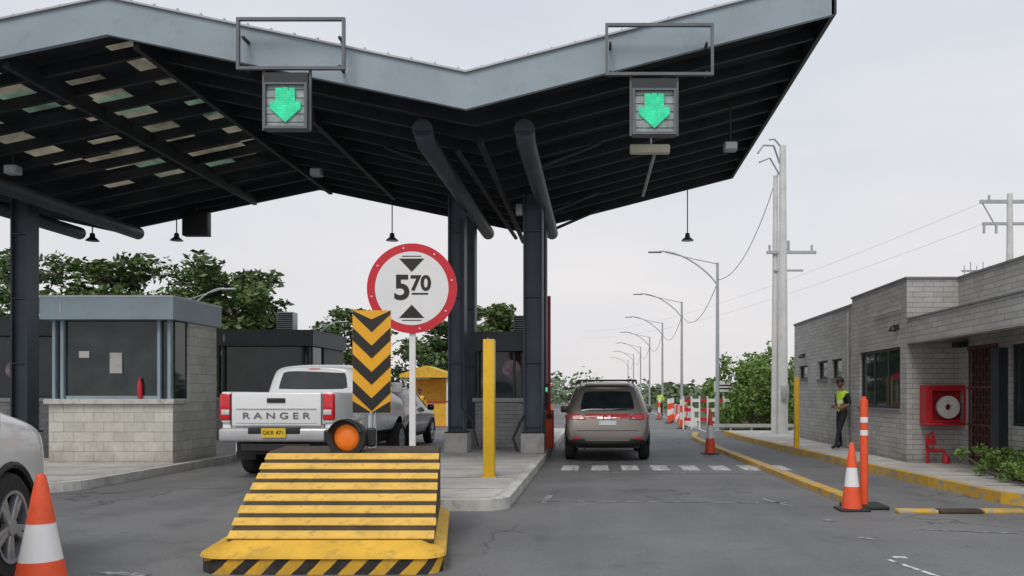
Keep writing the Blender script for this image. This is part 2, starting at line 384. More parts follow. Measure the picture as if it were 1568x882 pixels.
for s_,x in ((-1,-3.0),(1,-1.25)):
    for y in (16,20,22):
        br.cyl((x,y,5.9),(x+s_*1.3,y+.6,zu(x+s_*1.3)+.05),.04)
br.cyl((-2.6,15,6.0),(-2.2,22,5.7),.05); br.cyl((-2.1,14.5,6.0),(-2.0,22,5.6),.06)
br.done(cg,'braces',dark)
cm=MB(); ped=MB(); pl=MB(); cnd=MB()
for x,y,wd in ((-3.24,18.9,.17),(-3.36,21.3,.17),(-1.47,18.75,.2),(-1.5,21.2,.17),(-13.4,19.1,.18)):
    for dx in (-1,1): cm.box(x+dx*wd-.018,x+dx*wd+.018,y-.2,y+.2,.6,6.05)
    cm.box(x-wd+.02,x+wd-.02,y-.10,y-.07,.6,6.05); cm.box(x-wd+.02,x+wd-.02,y+.07,y+.10,.6,6.05)
    for z in (.75,2.2,3.7,5.2): cm.box(x-wd+.02,x+wd-.02,y-.19,y-.1,z,z+.02)
    ped.box(x-.27,x+.27,y-.3,y+.3,.15,.6,.02); pl.box(x-.25,x+.25,y-.27,y+.27,.60,.63)
cnd.tube([(-1.2,18.55,.3),(-1.2,18.55,5.9)],.02); cnd.tube([(-1.67,18.5,1.0),(-1.75,18.45,.85),(-1.9,18.4,.5),(-1.8,18.4,.2)],.03)
cnd.tube([(-3.1,18.6,5.5),(-3.1,18.6,1.2),(-2.85,18.5,.9),(-2.7,18.45,.3)],.025)
cm.done(cg,'columns',colm); ped.done(cg,'pedestals',conc); pl.done(cg,'base_plates',dark); cnd.done(cg,'conduits',dark)
MB().box(-1.85,-1.7,18.45,18.6,5.55,5.8,.02).done(cg,'junction_box',galv,True)
# hanging lamps
def bell(x,y,ztop,z):
    g=G('hanging_lamp',(x,y,z))
    MB().cyl((0,0,.2),(0,0,ztop-z),.015).done(g,'stem',dark)
    MB().lathe([(.02,.22),(.06,.2),(.07,.1),(.16,.02),(.17,0),(.15,.0),(.05,.08)],20).done(g,'shade',dark,True)
    MB().lathe([(.13,.0),(.12,.02),(.02,.03)],16).done(g,'lens',clearl,True)
for x in (-11.6,-5.66,2.48): bell(x,22.5,zu(x),5.72)
bell(-13.55,21.9,6.2,5.6)
for x,y,z in ((2.6,16.0,6.35),(-6.4,18.6,6.55),(-11.6,16.2,5.95)):
    g=G('floodlight',(x,y,z))
    MB().box(-.13,.13,-.1,.1,-.1,.08,.03).done(g,'housing',galv,True); MB().cyl((0,0,.08),(0,0,zu(x)-z),.015).done(g,'stem',dark)
    MB().box(-.1,.1,-.112,-.103,-.07,.05).done(g,'lens',clearl)
g=G('fluorescent_fixture',(.94,14.7,5.9))
MB().box(-.36,.36,-.08,.08,-.08,.08,.03).done(g,'housing',M('fixture_cream',(.6,.58,.47),.5),True); MB().cyl((.02,0,.08),(.02,0,.8),.02).done(g,'stem',galv)
MB().cyl((.1,0,-.02),(.0,2.2,-.3),.03).done(g,'arm',galv)
g=G('hanging_sign',(-11,22.4,6.15))  # black square sign hung from the rear canopy edge on an arm
MB().box(-.35,.35,-.12,.12,-.33,.33,.02).done(g,'box',black,True); MB().cyl((0,0,.3),(0,0,.6),.02).cyl((0,0,.42),(.9,0,.6),.015).done(g,'bracket',dark)
# lane signals
grn=emit('signal_green',(.03,.80,.40),1.1,28)
pan=M('signal_panel',(.30,.35,.355),.45,0,.3,9)
frm=M('frame_grey',(.13,.14,.155),.5,.2)
def signal(xc,zc):
    g=G('lane_signal',(xc,12.6,zc))
    b=MB(); b.box(-.34,.34,0,.2,-.42,-.38).box(-.34,.34,0,.2,.26,.29).box(-.34,-.30,0,.2,-.38,.26).box(.30,.34,0,.2,-.38,.26).done(g,'housing',frm)
    MB().box(-.30,.30,.05,.18,-.38,.26).done(g,'panel',pan)
    MB().box(-.34,.34,.05,.2,.292,.46).done(g,'hood',dark)
    lou=MB()
    for i in range(5): lou.box(-.30,.30,.04,.05,-.31+i*.125,-.307+i*.125)
    lou.done(g,'louvres',dark)
    MB().prism([(-.15,.02,.21),(-.06,.02,.21),(-.06,.02,.16),(-.035,.02,.22),(.035,.02,.22),(.06,.02,.16),(.06,.02,.21),(.15,.02,.21),(.15,.02,.0),(.24,.02,.0),(.24,.02,-.10),(0,.02,-.32),(-.24,.02,-.10),(-.24,.02,.0),(-.15,.02,.0)],(0,.012,0)).done(g,'arrow',grn)
    fr=MB(); xo=.08; W=.84; z0,z1=.50,1.26; t_=.045
    fr.box(-W+xo,W+xo,.02,.08,z0,z0+t_).box(-W+xo,W+xo,.02,.08,z1,z1+t_).box(-W+xo,-W+t_+xo,.02,.08,z0+t_,z1).box(W-t_+xo,W+xo,.02,.08,z0+t_,z1)
    fr.box(-.38,-.342,.085,.125,-.42,.55).box(.342,.38,.085,.125,-.42,.55)
    fr.done(g,'frame',frm)
    sb=MB()
    for dx in (-.7,.8): sb.box(dx,dx+.04,.08,.3,.55,.59).box(dx,dx+.04,.08,.3,1.0,1.04)
    sb.done(g,'brackets',dark)
signal(-4.83,6.02); signal(.88,5.93)
# ------------------------------------------------------------------ booths
def booth(x0,x1,y0,y1,zt,front_blue,logo=False,plinth=.15):
    g=G('toll_booth',((x0+x1)/2,y0,plinth),local=False)
    fm=boothblue if front_blue else boothdark
    o=.08
    MB().box(x0-o,x1+o,y0-.15,y1+o,zt-.42,zt).done(g,'roof_fascia',fm)
    MB().box(x0-o-.01,x1+o+.01,y0-.16,y1+o+.01,zt+.0,zt+.04).done(g,'roof_cap',galv if front_blue else boothdark)
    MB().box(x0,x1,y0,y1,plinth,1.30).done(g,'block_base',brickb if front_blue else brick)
    MB().box(x0-.06,x1+.06,y0-.08,y0+.5,1.302,1.40,.01).done(g,'sill',kerbm)
    MB().box(x0+.12,x1-.12,y0+.12,y0+.14,1.4,zt-.42).done(g,'front_glass',winglass)
    fr=MB()
    for x in (x0+.06,x0+.22,x1-.3,x1-.1): fr.box(x-.03,x+.03,y0+.05,y0+.16,1.40,zt-.421)
    fr.box(x0+.26,x1-.34,y0+.1,y0+.15,1.40,1.46); fr.done(g,'window_frame',fm)
    ys=y0+(y1-y0)*.35
    MB().box(x1-.06,x1-.04,y0+.17,ys-.01,1.40,zt-.421).done(g,'side_glass',winglass)
    MB().box(x1-.35,x1+.003,ys,y1,1.30,zt-.421).done(g,'side_wall',brickb if front_blue else boothdark)
    MB().box(x0+.001,x0+.1,y0+.4,y1,1.30,zt-.421).box(x0+.1,x1-.36,y1-.1,y1,1.3,zt-.421).done(g,'back_wall',boothdark)
    MB().box(x1-.02,x1+.04,y0-.1,y0-.06,zt-.38,zt-.2).box(x0+.3,x0+.34,y0-.158,y0-.151,zt-.3,zt-.1).done(g,'fascia_fixings',galv)
    if logo:
        m=Matrix.Translation(((x0+x1)/2+.25,y0+.105,2.1))@Matrix.Rotation(R(90),4,'X')
        MB().lathe([(.01,0),(.22,0),(.22,.01),(.01,.01)],24,m).done(g,'decal',M('decal_pinkgrey',(.35,.25,.27),.6,0,.5,12))
    return g
b=booth(-10.62,-8.22,15.8,17.6,3.35,True)
MB().box(-9.5,-9.26,15.9,15.905,1.9,2.3).done(b,'notice',conc)
MB().box(-10.1,-9.9,15.9,15.904,2.2,2.33).done(b,'stickers',conc)
m=Matrix.Translation((-8.9,15.88,1.41)); MB().lathe([(.05,0),(.05,.26),(.035,.33),(.02,.36),(.04,.37),(.02,.4)],12,m).done(b,'extinguisher',redcab,True)
booth(-11.05,-8.25,23.6,26.5,3.30,False)
booth(-2.95,-1.72,19.7,24.0,2.95,False,True)
booth(-16.4,-13.1,20.2,24.0,3.35,False,True)
for x,y,z in ((-2.05,22.5,2.99),(-9.5,25,3.34)):
    g=G('air_conditioner',(x,y,z))
    MB().box(-.25,.25,-.2,.2,.05,.65,.02).done(g,'case',galv,True)
    s=MB(); [s.box(-.23,.23,-.215,-.2,.1+i*.06,.13+i*.06) for i in range(9)]; s.box(-.2,-.15,-.15,.15,0,.05).box(.15,.2,-.15,.15,0,.05); s.done(g,'grille',dark)
# ------------------------------------------------------------------ attenuator block
g=G('crash_cushion_block',(-2.4,7.6,0),local=False)
def ring(x0,x1,y0,y1,r,z,sk=0): return [(x-(y-y0)*sk,y,z) for x,y,_ in rrect(x0,x1,y0,y1,r,z,5)]
def rings(g,name,rs,mat):
    n=len(rs[0]); v=[p for r in rs for p in r]; f=[]
    for i in range(len(rs)-1):
        for k in range(n): f.append((i*n+k,i*n+(k+1)%n,(i+1)*n+(k+1)%n,(i+1)*n+k))
    f.append(tuple(range(n))); f.append(tuple(range((len(rs)-1)*n,len(rs)*n)))
    g.attach(mesh_obj(name,v,f,mat))
SK=.17
rings(g,'striped_base',[ring(-3.32,-1.27,6.75,9.6,.22,0,SK),ring(-3.32,-1.27,6.75,9.6,.22,.135,SK)],haz)
rings(g,'apron',[ring(-3.34,-1.25,6.73,9.62,.22,.137,SK),ring(-3.33,-1.26,6.74,9.61,.22,.16,SK),ring(-3.2,-1.40,6.88,9.5,.2,.225,SK),ring(-3.17,-1.43,6.93,9.5,.2,.25,SK)],yellow)
def sx(x,y): return x-(y-7.0)*SK
xl,xr=-3.17,-1.40
y0_,y1_,zb0,z1_=6.98,8.55,.25,.90
v=[(sx(xl,y0_),y0_,.23),(sx(xr,y0_),y0_,.23),(sx(xr,y0_),y0_,zb0),(sx(xl,y0_),y0_,zb0),
   (sx(xl,y1_),y1_,.23),(sx(xr,y1_),y1_,.23),(sx(xr,y1_),y1_,z1_),(sx(xl,y1_),y1_,z1_),
   (sx(xl,9.4),9.4,.23),(sx(xr,9.4),9.4,.23),(sx(xr,9.4),9.4,z1_),(sx(xl,9.4),9.4,z1_)]
MB().add(v,[(0,1,2,3),(3,2,6,7),(0,3,7,4),(1,5,6,2),(7,6,10,11),(4,7,11,8),(5,9,10,6),(8,11,10,9),(0,4,5,1),(4,8,9,5)]).done(g,'body',blkst)
sl_=MB(); nb=8
for i in range(nb):
    t0=(i+.04+random.uniform(-.03,.03))/nb; t1=(i+.64+random.uniform(-.04,.04))/nb
    def P(x,t,o): y=y0_+(y1_-y0_)*t; return (sx(x,y),y-.35*o,zb0+(z1_-zb0)*t+o)
    e1,e2=random.uniform(-.012,.012),random.uniform(-.012,.012)
    a=[P(xl-.01+e1,t0,.003),P(xr+.01+e2,t0,.003),P(xr+.01+e2,t1,.003),P(xl-.01+e1,t1,.003)]
    b_=[P(xl-.01+e1,t0,.012),P(xr+.01+e2,t0,.012),P(xr+.01+e2,t1,.012),P(xl-.01+e1,t1,.012)]
    sl_.add(a+b_,[(0,3,2,1),(4,5,6,7),(0,1,5,4),(1,2,6,5),(2,3,7,6),(3,0,4,7)])
sl_.done(g,'yellow_bands',bandy)
# chevron sign
g=G('chevron_marker_sign',(-2.49,9.0,0))
MB().box(-.21,.21,0,.015,1.29,2.42).done(g,'plate',signyel)
ch=MB()
for i in range(4):
    zb=1.26+i*.29
    pts=[(-.208,-.003,zb+.25),(0,-.003,zb+.05),(.208,-.003,zb+.25),(.208,-.003,zb+.39),(0,-.003,zb+.19),(-.208,-.003,zb+.39)]
    pts=[(x,y,min(max(z,1.293),2.417)) for x,y,z in pts]
    ch.prism(pts,(0,-.002,0))
ch.prism([(-.208,-.003,1.293),(.0,-.003,1.293),(-.208,-.003,1.42)],(0,-.002,0)); ch.prism([(.208,-.003,1.293),(.0,-.003,1.293),(.208,-.003,1.42)],(0,-.002,0))
ch.done(g,'chevrons',signblk)
MB().box(-.04,.04,.02,.05,.8,2.3).done(g,'post',white); MB().box(-.012,.012,-.03,0,.8,1.3).box(.04,.05,-.01,.02,.8,1.3).done(g,'bracket',galv)
# beacon
g=G('warning_beacon',(-2.62,8.62,1.04))
m=Matrix.Translation((0,-.02,.0))@Matrix.Rotation(R(90),4,'X')
MB().lathe([(.13,-.14),(.17,-.12),(.18,.05),(.20,.08),(.20,.11),(.14,.11),(.14,.04),(.1,.02)],28,m).done(g,'housing',black,True)
MB().lathe([(.138,.05),(.12,.08),(.08,.105),(.03,.115),(.005,.117)],28,m).done(g,'lens',amber,True)
vs=MB()
for k in range(9):
    t=R(20+140*k/8); t2=R(20+140*(k+1)/8)
    if k<8: vs.add([(.19*math.cos(t),-.12,.19*math.sin(t)),(.19*math.cos(t2),-.12,.19*math.sin(t2)),(.17*math.cos(t2),-.21,.19*math.sin(t2)),(.17*math.cos(t),-.21,.19*math.sin(t))],[(0,1,2,3)])
vs.done(g,'visor',black)
MB().box(-.03,.03,.02,.08,-.14,.1).box(.18,.27,-.02,.06,-.1,.1,.02).box(-.27,-.18,-.02,.06,-.06,.08,.02).done(g,'bracket',black)
# height sign
g=G('height_limit_sign',(-2.5,11.0,0)); zc=2.92
m=Matrix.Translation((0,0,zc))@Matrix.Rotation(R(90),4,'X')
MB().lathe([(.605,-.01),(.605,.012)],64,m).done(g,'red_ring',signred)
MB().lathe([(.495,.0125),(.495,.015)],64,m).done(g,'white_disc',signwhite)
MB().prism([(-.17,-.016,zc+.40),(.17,-.016,zc+.40),(0,-.016,zc+.22)],(0,-.002,0)).prism([(-.17,-.016,zc-.40),(.17,-.016,zc-.40),(0,-.016,zc-.22)],(0,-.002,0)).box(-.13,.13,-.018,-.016,zc+.425,zc+.437).box(-.13,.13,-.018,-.016,zc-.437,zc-.425).done(g,'arrows',signblk)
text(g,'digit','5',.46,(-.13,-.019,zc-.005),signblk,.012,.001); text(g,'digits','70',.28,(.12,-.019,zc+.06),signblk,.009,.001)
MB().box(.0,.22,-.019,-.017,zc-.085,zc-.062).done(g,'underline',signblk)
MB().box(-.04,.04,.015,.055,.15,2.85).done(g,'post',white)
bl=MB()
for k in range(8):
    t=k*math.pi/4+.2; bl.cyl((.55*math.cos(t),-.016,zc+.55*math.sin(t)),(.55*math.cos(t),-.02,zc+.55*math.sin(t)),.012,n=8)
bl.done(g,'rivets',signwhite)
# yellow posts
def ypost(x,y,zb,zt,r):
    g=G('bollard_post',(x,y,zb))
    MB().box(-r,r,-r,r,0.02,zt-zb,.012).done(g,'post',yellowpost,True)
    MB().box(-r*1.25,r*1.25,-r*1.25,r*1.25,.0,.02).done(g,'foot_plate',yellow)
ypost(-1.75,13.2,.154,2.38,.09); ypost(5.0,20.5,.154,1.92,.06)
# barrier gate
g=G('barrier_gate',(-1.25,20.3,.154))
MB().box(-.16,.16,-.18,.18,0,.95,.03).done(g,'cabinet',orange,True)
MB().box(.02,.10,-.26,-.22,.75,3.75,.01).done(g,'arm',M('arm_red',(.35,.02,.03),.5)); MB().cyl((.06,-.18,.8),(.06,-.27,.8),.07).done(g,'pivot',black)
MB().cyl((.02,-.2,1.45),(.02,-.23,1.45),.06).done(g,'status_lamp',emit('gate_green',(.05,.8,.4),.8)); MB().box(-.05,.09,-.2,-.1,1.3,1.6,.01).box(-.02,.02,-.17,-.13,.95,1.3).done(g,'lamp_housing',black)
# ------------------------------------------------------------------ cones
def cone(x,y,h,r,zb=.004,base_=True):
    g=G('traffic_cone',(x,y,zb))
    def rr(t): return r*(1-t)+.03*t
    def seg(t0,t1): return [(rr(t0),.03+h*t0),(rr(t1),.03+h*t1)]
    if base_: MB().box(-r*1.45,r*1.45,-r*1.45,r*1.45,0,.03,.01).done(g,'base',orange if h>.8 and r>.15 else black,True)
    MB().lathe(seg(0,.33),28).lathe([(rr(.62),.03+h*.62),(rr(.97),.03+h*.97),(.022,.03+h)],28).done(g,'cone',orange,True)
    MB().lathe([(rr(.33)-.002,.03+h*.33),(rr(.62)-.002,.03+h*.62)],28).done(g,'band',signwhite,True)
cone(-3.92,5.75,.9,.19)
cone(3.27,10.5,.84,.13); cone(2.8,20.3,1.1,.14)
g=G('delineator_post',(3.5,10.72,.004))
MB().box(-.26,.26,-.24,.24,0,.05,.02).done(g,'base',black,True)
MB().cyl((0,0,.05),(0,0,.95),.052).cyl((0,0,1.02),(0,0,1.12),.052).cyl((0,0,1.19),(0,0,1.42),.052).cyl((0,0,1.42),(0,0,1.46),.03).done(g,'post',orange,True)
MB().cyl((0,0,.95),(0,0,1.02),.0525).cyl((0,0,1.12),(0,0,1.19),.0525).done(g,'bands',signwhite,True)
for i,(x,y) in enumerate(((-8.2,39),(-7.4,38),(-6.9,41),(-9.6,42),(-8.6,44),(-6.2,36.5))): cone(x,y,1.0,.25)
# ------------------------------------------------------------------ vehicles
def section(y,w,zb,zm,zbelt,zr,wr,dyb=0,dyt=0,crown=.03):
    bz=min(zbelt+.04,zr)
    return [(0,y,zb),(.72*w,y,zb),(.95*w,y,zb+.10),(w,y,zm),(.985*w,y+dyb*.8,zbelt-.03),(.955*w,y+dyb,bz),
            (wr,y+dyt*.85,zr-.09 if zr-zbelt>.2 else bz+.01),(wr-.10,y+dyt,zr if zr-zbelt>.2 else bz+.02),(wr*.4,y+dyt,(zr if zr-zbelt>.2 else bz+.03)+crown),(0,y+dyt,(zr if zr-zbelt>.2 else bz+.035)+crown)]
def loft(g,name,secs,mats,matf,wheels=(),wr=.42,sub=2):
    n=len(secs[0]); v=[];f=[];idx=[]
    m=2*n-2
    for s in secs:
        v+=s; v+=[(-p[0],p[1],p[2]) for p in s[n-2:0:-1]]
    for j in range(len(secs)-1):
        for i in range(m):
            i2=(i+1)%m; f.append((j*m+i,j*m+i2,(j+1)*m+i2,(j+1)*m+i)); idx.append(matf(j,i if i<n-1 else m-1-i))
    for j in (0,len(secs)-1):
        o=j*m
        f.append((o,o+1,o+m-1)); idx.append(0)
        for i in range(1,n-2): f.append((o+i,o+i+1,o+m-i-1,o+m-i)); idx.append(0)
        f.append((o+n-2,o+n-1,o+n)); idx.append(0)
    ob=mesh_obj(name,v,f,mats,True,idx); scene.collection.objects.link(ob)
    sm=ob.modifiers.new('s','SUBSURF'); sm.levels=sub; sm.render_levels=sub
    cut=None
    if wheels:
        mb=MB()
        for y,z in wheels: mb.cyl((-1.5,y,z),(1.5,y,z),wr,n=36)
        cut=mesh_obj('cut',mb.v,mb.f,mats[-1]); scene.collection.objects.link(cut)
        bo=ob.modifiers.new('b','BOOLEAN'); bo.operation='DIFFERENCE'; bo.object=cut; bo.solver='EXACT'
    bake(ob)
    if cut: bpy.data.objects.remove(cut)
    ob.data.polygons.foreach_set('use_smooth',[True]*len(ob.data.polygons)); ob.data.set_sharp_from_angle(angle=R(40))
    bvh=BVHTree.FromPolygons([v.co.copy() for v in ob.data.vertices],[tuple(p.vertices) for p in ob.data.polygons])
    g.attach(ob); return bvh
def patch(g,name,bvh,quad,mat,axis='back',off=.008,k=.2,N=10):
    v=[];f=[]
    BL,BR,TR,TL=[Vector(q) for q in quad]
    for j in range(N+1):
        for i in range(N+1):
            u=2*i/N-1; t=2*j/N-1
            uu=u*math.sqrt(1-k*t*t/2); tt=t*math.sqrt(1-k*u*u/2)
            a=(uu+1)/2; b=(tt+1)/2
            p=(BL*(1-a)+BR*a)*(1-b)+(TL*(1-a)+TR*a)*b
            e=(i in(0,N) or j in (0,N))
            if axis=='back': o,d=Vector((p[0],-3,p[1])),Vector((0,1,0))
            elif axis=='front': o,d=Vector((p[0],9,p[1])),Vector((0,-1,0))
            elif axis=='right': o,d=Vector((3,p[0],p[1])),Vector((-1,0,0))
            else: o,d=Vector((-3,p[0],p[1])),Vector((1,0,0))
            h=bvh.ray_cast(o,d)[0]
            if h is None: h=o+d*3.1
            v.append(h-d*(off if not e else -.004))
    for j in range(N):
        for i in range(N): a=j*(N+1)+i; f.append((a,a+1,a+N+2,a+N+1))
    g.attach(mesh_obj(name,v,f,mat,True))
def wheel(g,x,y,r,side,w=.23,nsp=5,rim=rimm):
    m=Matrix.Translation((x,y,r))@Matrix.Rotation(R(90)*side,4,'Y')
    MB().lathe([(.62*r,-w/2),(.9*r,-w/2),(.97*r,-w/2+.02),(r,-w/2+.05),(r,w/2-.05),(.97*r,w/2-.02),(.9*r,w/2),(.66*r,w/2-.005),(.64*r,w/2-.03),(.55*r,w/2-.09)],36,m).done(g,'tyre',rubber,True)
    MB().lathe([(.665*r,w/2-.004),(.665*r,w/2+.004),(.61*r,w/2+.002),(.60*r,w/2-.05),(.61*r,w/2-.06)],36,m,True).done(g,'rim_lip',rim,True)
    sp=MB()
    for i in range(nsp):
        for s_ in (-1,1):
            mm=m@Matrix.Rotation(2*math.pi*i/nsp+s_*.14,4,'Z'); sp.box(.05*r,.62*r,-.06*r,.06*r,w/2-.05,w/2-.004,.008,mm)
    sp.lathe([(.17*r,w/2-.05),(.16*r,w/2+.002),(.02,w/2+.006)],16,m)
    sp.done(g,'rim_spokes',rim,True)
def suv(loc,rz,paint,hgt=1.0,plate=signwhite,rails=True,lights=True,scale=1):
    g=G('suv',loc,rz); h=hgt; g.e.scale=(scale,)*3
    S=[section(.0,.80,.42,.66,1.02,1.60,.60,.16,.48),section(.05,.90,.34,.70,1.05*h,1.66*h,.66,.15,.46),section(.32,.945,.30,.76,1.08*h,1.71*h,.72,.1,.34),
       section(.9,.955,.27,.78,1.08*h,1.74*h,.75,0,.1),section(2.0,.955,.25,.78,1.07*h,1.76*h,.76),section(2.75,.955,.25,.77,1.06*h,1.72*h,.74),
       section(3.62,.95,.25,.76,1.05*h,1.10*h,.84),section(4.3,.94,.26,.72,.97*h,1.0*h,.82),section(4.68,.88,.27,.66,.88*h,.9*h,.74),section(4.84,.74,.32,.6,.76,.78,.6)]
    def mf(j,i):
        if 2<=j<=4 and i==5: return 1
        if j==5 and i>=5: return 1
        if i<=1: return 2
        return 0
    bv=loft(g,'body',S,[paint,glass,black],mf,((.98,.36),(3.82,.36)),.42)
    for yy in (.98,3.82):
        for s_ in (-1,1): wheel(g,s_*.84,yy,.37,s_)
    MB().box(-.7,.7,.2,4.6,.3,.4).done(g,'underbody',black)
    fl=MB()
    for yy in (.98,3.82):
        for s_ in (-1,1):
            pts=[(s_*.935,yy+.43*math.cos(R(180*k/14)),.36+.43*math.sin(R(180*k/14))) for k in range(15)]
            fl.tube(pts,.026,6)
    fl.done(g,'arch_trim',black,True)
    patch(g,'rear_window',bv,[(-.66,1.10*h),(.66,1.10*h),(.57,1.57*h),(-.57,1.57*h)],glass)
    if lights:
        for s_ in (-1,1):
            patch(g,'tail_light',bv,[(s_*.44,.94*h),(s_*.80,.92*h),(s_*.80,1.07*h),(s_*.56,1.04*h)],redl,off=.03)
            patch(g,'tail_light_side',bv,[(.06,.94*h),(.40,.98*h),(.44,1.05*h),(.10,1.05*h)],redl,'right' if s_>0 else 'left',off=.02)
            patch(g,'reverse_light',bv,[(s_*.50,.945*h),(s_*.62,.945*h),(s_*.62,.975*h),(s_*.52,.975*h)],clearl,off=.036)
            patch(g,'reflector',bv,[(s_*.60,.50),(s_*.76,.50),(s_*.76,.55),(s_*.60,.55)],redl,off=.02)
            patch(g,'headlight',bv,[(s_*.5,.68),(s_*.78,.70),(s_*.80,.84),(s_*.55,.80)],clearl,'front',off=.01)
    patch(g,'bumper_trim',bv,[(-.72,.36),(.72,.36),(.78,.47),(-.78,.47)],black,off=.012)
    patch(g,'gate_chrome',bv,[(-.3,.955),(.3,.955),(.3,.985),(-.3,.985)],chrome,off=.018)
    patch(g,'number_plate',bv,[(-.2,.80),(.2,.80),(.2,.92),(-.2,.92)],plate,off=.02,k=0)
    patch(g,'bumper_seam',bv,[(-.80,.685),(.80,.685),(.80,.70),(-.80,.70)],black,off=.003,k=0)
    patch(g,'grille',bv,[(-.4,.55),(.4,.55),(.42,.75),(-.42,.75)],black,'front')
    for sd,sn in (('right',1),('left',-1)):
        for a in (1.05,2.0,2.95):
            patch(g,'door_seam',bv,[(a,.42),(a+.012,.42),(a+.012,1.03),(a,1.03)],black,sd,off=.002,k=0,N=6)
        patch(g,'pillar',bv,[(1.95,1.10),(2.05,1.10),(2.04,1.62),(1.96,1.62)],black,sd,off=.006,k=0,N=6)
        for a in (1.2,2.15): patch(g,'door_handle',bv,[(a,.93),(a+.18,.93),(a+.18,.96),(a,.96)],paint,sd,off=.03,k=.2,N=4)
        patch(g,'sill_trim',bv,[(1.45,.32),(3.35,.32),(3.35,.44),(1.45,.44)],black,sd,off=.01,k=0)
    mr=MB()
    for s_ in (-1,1): mr.box(s_*1.06-.1,s_*1.06+.1,3.0,3.12,1.02,1.2,.04)
    mr.done(g,'mirrors',paint,True)
    if rails:
        rl=MB()
        for s_ in (-1,1): rl.tube([(s_*.66,.75,1.73*h),(s_*.66,.85,1.80*h),(s_*.66,2.6,1.80*h),(s_*.66,2.75,1.74*h)],.02)
        rl.box(-.66,.66,1.1,1.16,1.80*h,1.825*h).box(-.66,.66,2.2,2.26,1.80*h,1.825*h); rl.done(g,'roof_rails',black)
        MB().box(-.5,.5,.42,.52,1.68*h,1.72*h,.015).done(g,'spoiler',paint,True)
    MB().tube([(-.5,.1,.3),(-.5,.5,.3)],.035).done(g,'exhaust',black)
    return g
suv((.22,17.75,.004),0,carbrown)
suv((-5.97,21.0,.004),0,cardark,.95)
suv((-4.53,1.85,.004),R(15.5),carwhite,1.07,rails=False,scale=1.18)
# pickup
g=G('pickup_truck',(-5.6,14.2,.004))
S=[section(1.85,.86,.62,1.05,1.52,1.98,.76,.0,.10),section(1.90,.95,.6,1.05,1.53,2.02,.83,.0,.12),section(2.4,.97,.58,1.05,1.53,2.07,.84,0,0),section(3.4,.97,.56,1.05,1.52,2.08,.83),
   section(3.95,.97,.56,1.02,1.5,2.03,.80),section(4.65,.97,.55,1.0,1.45,1.5,.86),section(5.3,.96,.55,.95,1.36,1.4,.84),section(5.7,.9,.55,.9,1.25,1.28,.78),section(5.82,.78,.6,.85,1.1,1.12,.66)]
def mf(j,i):
    if 1<=j<=3 and i==5: return 1
    if j==4 and i>=5: return 1
    return 2 if i<=1 else 0
bv=loft(g,'cab',S,[carwhite,glass,black],mf,((5.0,.44),),.54)
patch(g,'rear_window',bv,[(-.76,1.57),(.76,1.57),(.66,1.96),(-.66,1.96)],glass)
patch(g,'stop_lamp',bv,[(-.12,1.985),(.12,1.985),(.12,2.0),(-.12,2.0)],redl,off=.02)
for sd in ('right','left'):
    patch(g,'pillar',bv,[(2.9,1.56),(3.0,1.56),(3.0,1.96),(2.9,1.96)],black,sd,off=.006,k=0,N=6)
    for a in (2.2,2.95,3.95): patch(g,'door_seam',bv,[(a,.75),(a+.012,.75),(a+.012,1.45),(a,1.45)],black,sd,off=.002,k=0,N=6)
    for a in (2.35,3.1): patch(g,'door_handle',bv,[(a,1.32),(a+.2,1.32),(a+.2,1.36),(a,1.36)],black,sd,off=.03,N=4)
bd=MB()
for s_ in (-1,1):
    bd.box(*sorted((s_*.80,s_*.98)),.06,1.84,.98,1.53,.035,seg=3)
    bd.box(*sorted((s_*.82,s_*.975)),.10,.72,.68,.985,.03).box(*sorted((s_*.82,s_*.975)),1.74,1.84,.62,.985,.03)
bd.box(-.79,.79,.03,.11,.93,1.52,.03,seg=3); bd.box(-.80,.80,.115,1.82,.9,.97); bd.box(-.8,.8,1.78,1.84,.9,1.5)
bd.done(g,'bed',carwhite,True)
fl=MB()
for s_ in (-1,1):
    pts=[]
    for k in range(13): t=R(180*k/12); pts.append((s_*.94,1.24+.56*math.cos(t),.44+.56*math.sin(t)))
    fl.tube(pts,.05,8)
fl.done(g,'fender_flares',carwhite,True)
MB().box(-.70,.70,.018,.030,1.22,1.245,.004).box(-.70,.70,.02,.031,.985,.995).done(g,'tailgate_crease_shade',M('shade_white',(.5,.5,.5),.5))  # greyer strips on the white tailgate paint in the shade of its creases
MB().box(-.795,-.789,.02,.06,.95,1.5).box(.789,.795,.02,.06,.95,1.5).done(g,'tailgate_gap',black)
MB().box(-.16,.16,.01,.03,1.34,1.42,.008).done(g,'handle',black,True)
text(g,'lettering','R A N G E R',.20,(0,.022,1.11),M('letter_grey',(.13,.13,.14),.4),.001,.004).scale=(1.12,.78,1)
for s_ in (-1,1):
    MB().box(*sorted((s_*.80,s_*.995)),.035,.17,1.03,1.50,.03,seg=3).done(g,'tail_light',redl,True)
    MB().box(*sorted((s_*.82,s_*.96)),.028,.05,1.13,1.22,.008).done(g,'reverse_light',clearl,True)
MB().box(-.97,.97,-.07,.12,.66,.90,.05,seg=3).done(g,'bumper',M('bumper_silver',(.5,.5,.51),.35,.4),True)
MB().box(-.45,.45,-.08,-.01,.80,.915,.01).done(g,'bumper_step',black,True)
MB().box(-.21,.21,-.10,-.085,.74,.90).done(g,'number_plate',plateY); text(g,'plate_text','GKR 471',.10,(0,-.102,.82),signblk)
MB().box(-.75,.75,.25,5.5,.42,.66).box(-.6,.6,-.02,.08,.50,.62,.01).cyl((-.8,1.24,.44),(.8,1.24,.44),.09).box(-.95,-.6,.62,.66,.3,.8).box(.6,.95,.62,.66,.3,.8).done(g,'chassis',black)
MB().cyl((.55,.15,.45),(.55,.6,.45),.04).done(g,'exhaust',galv)
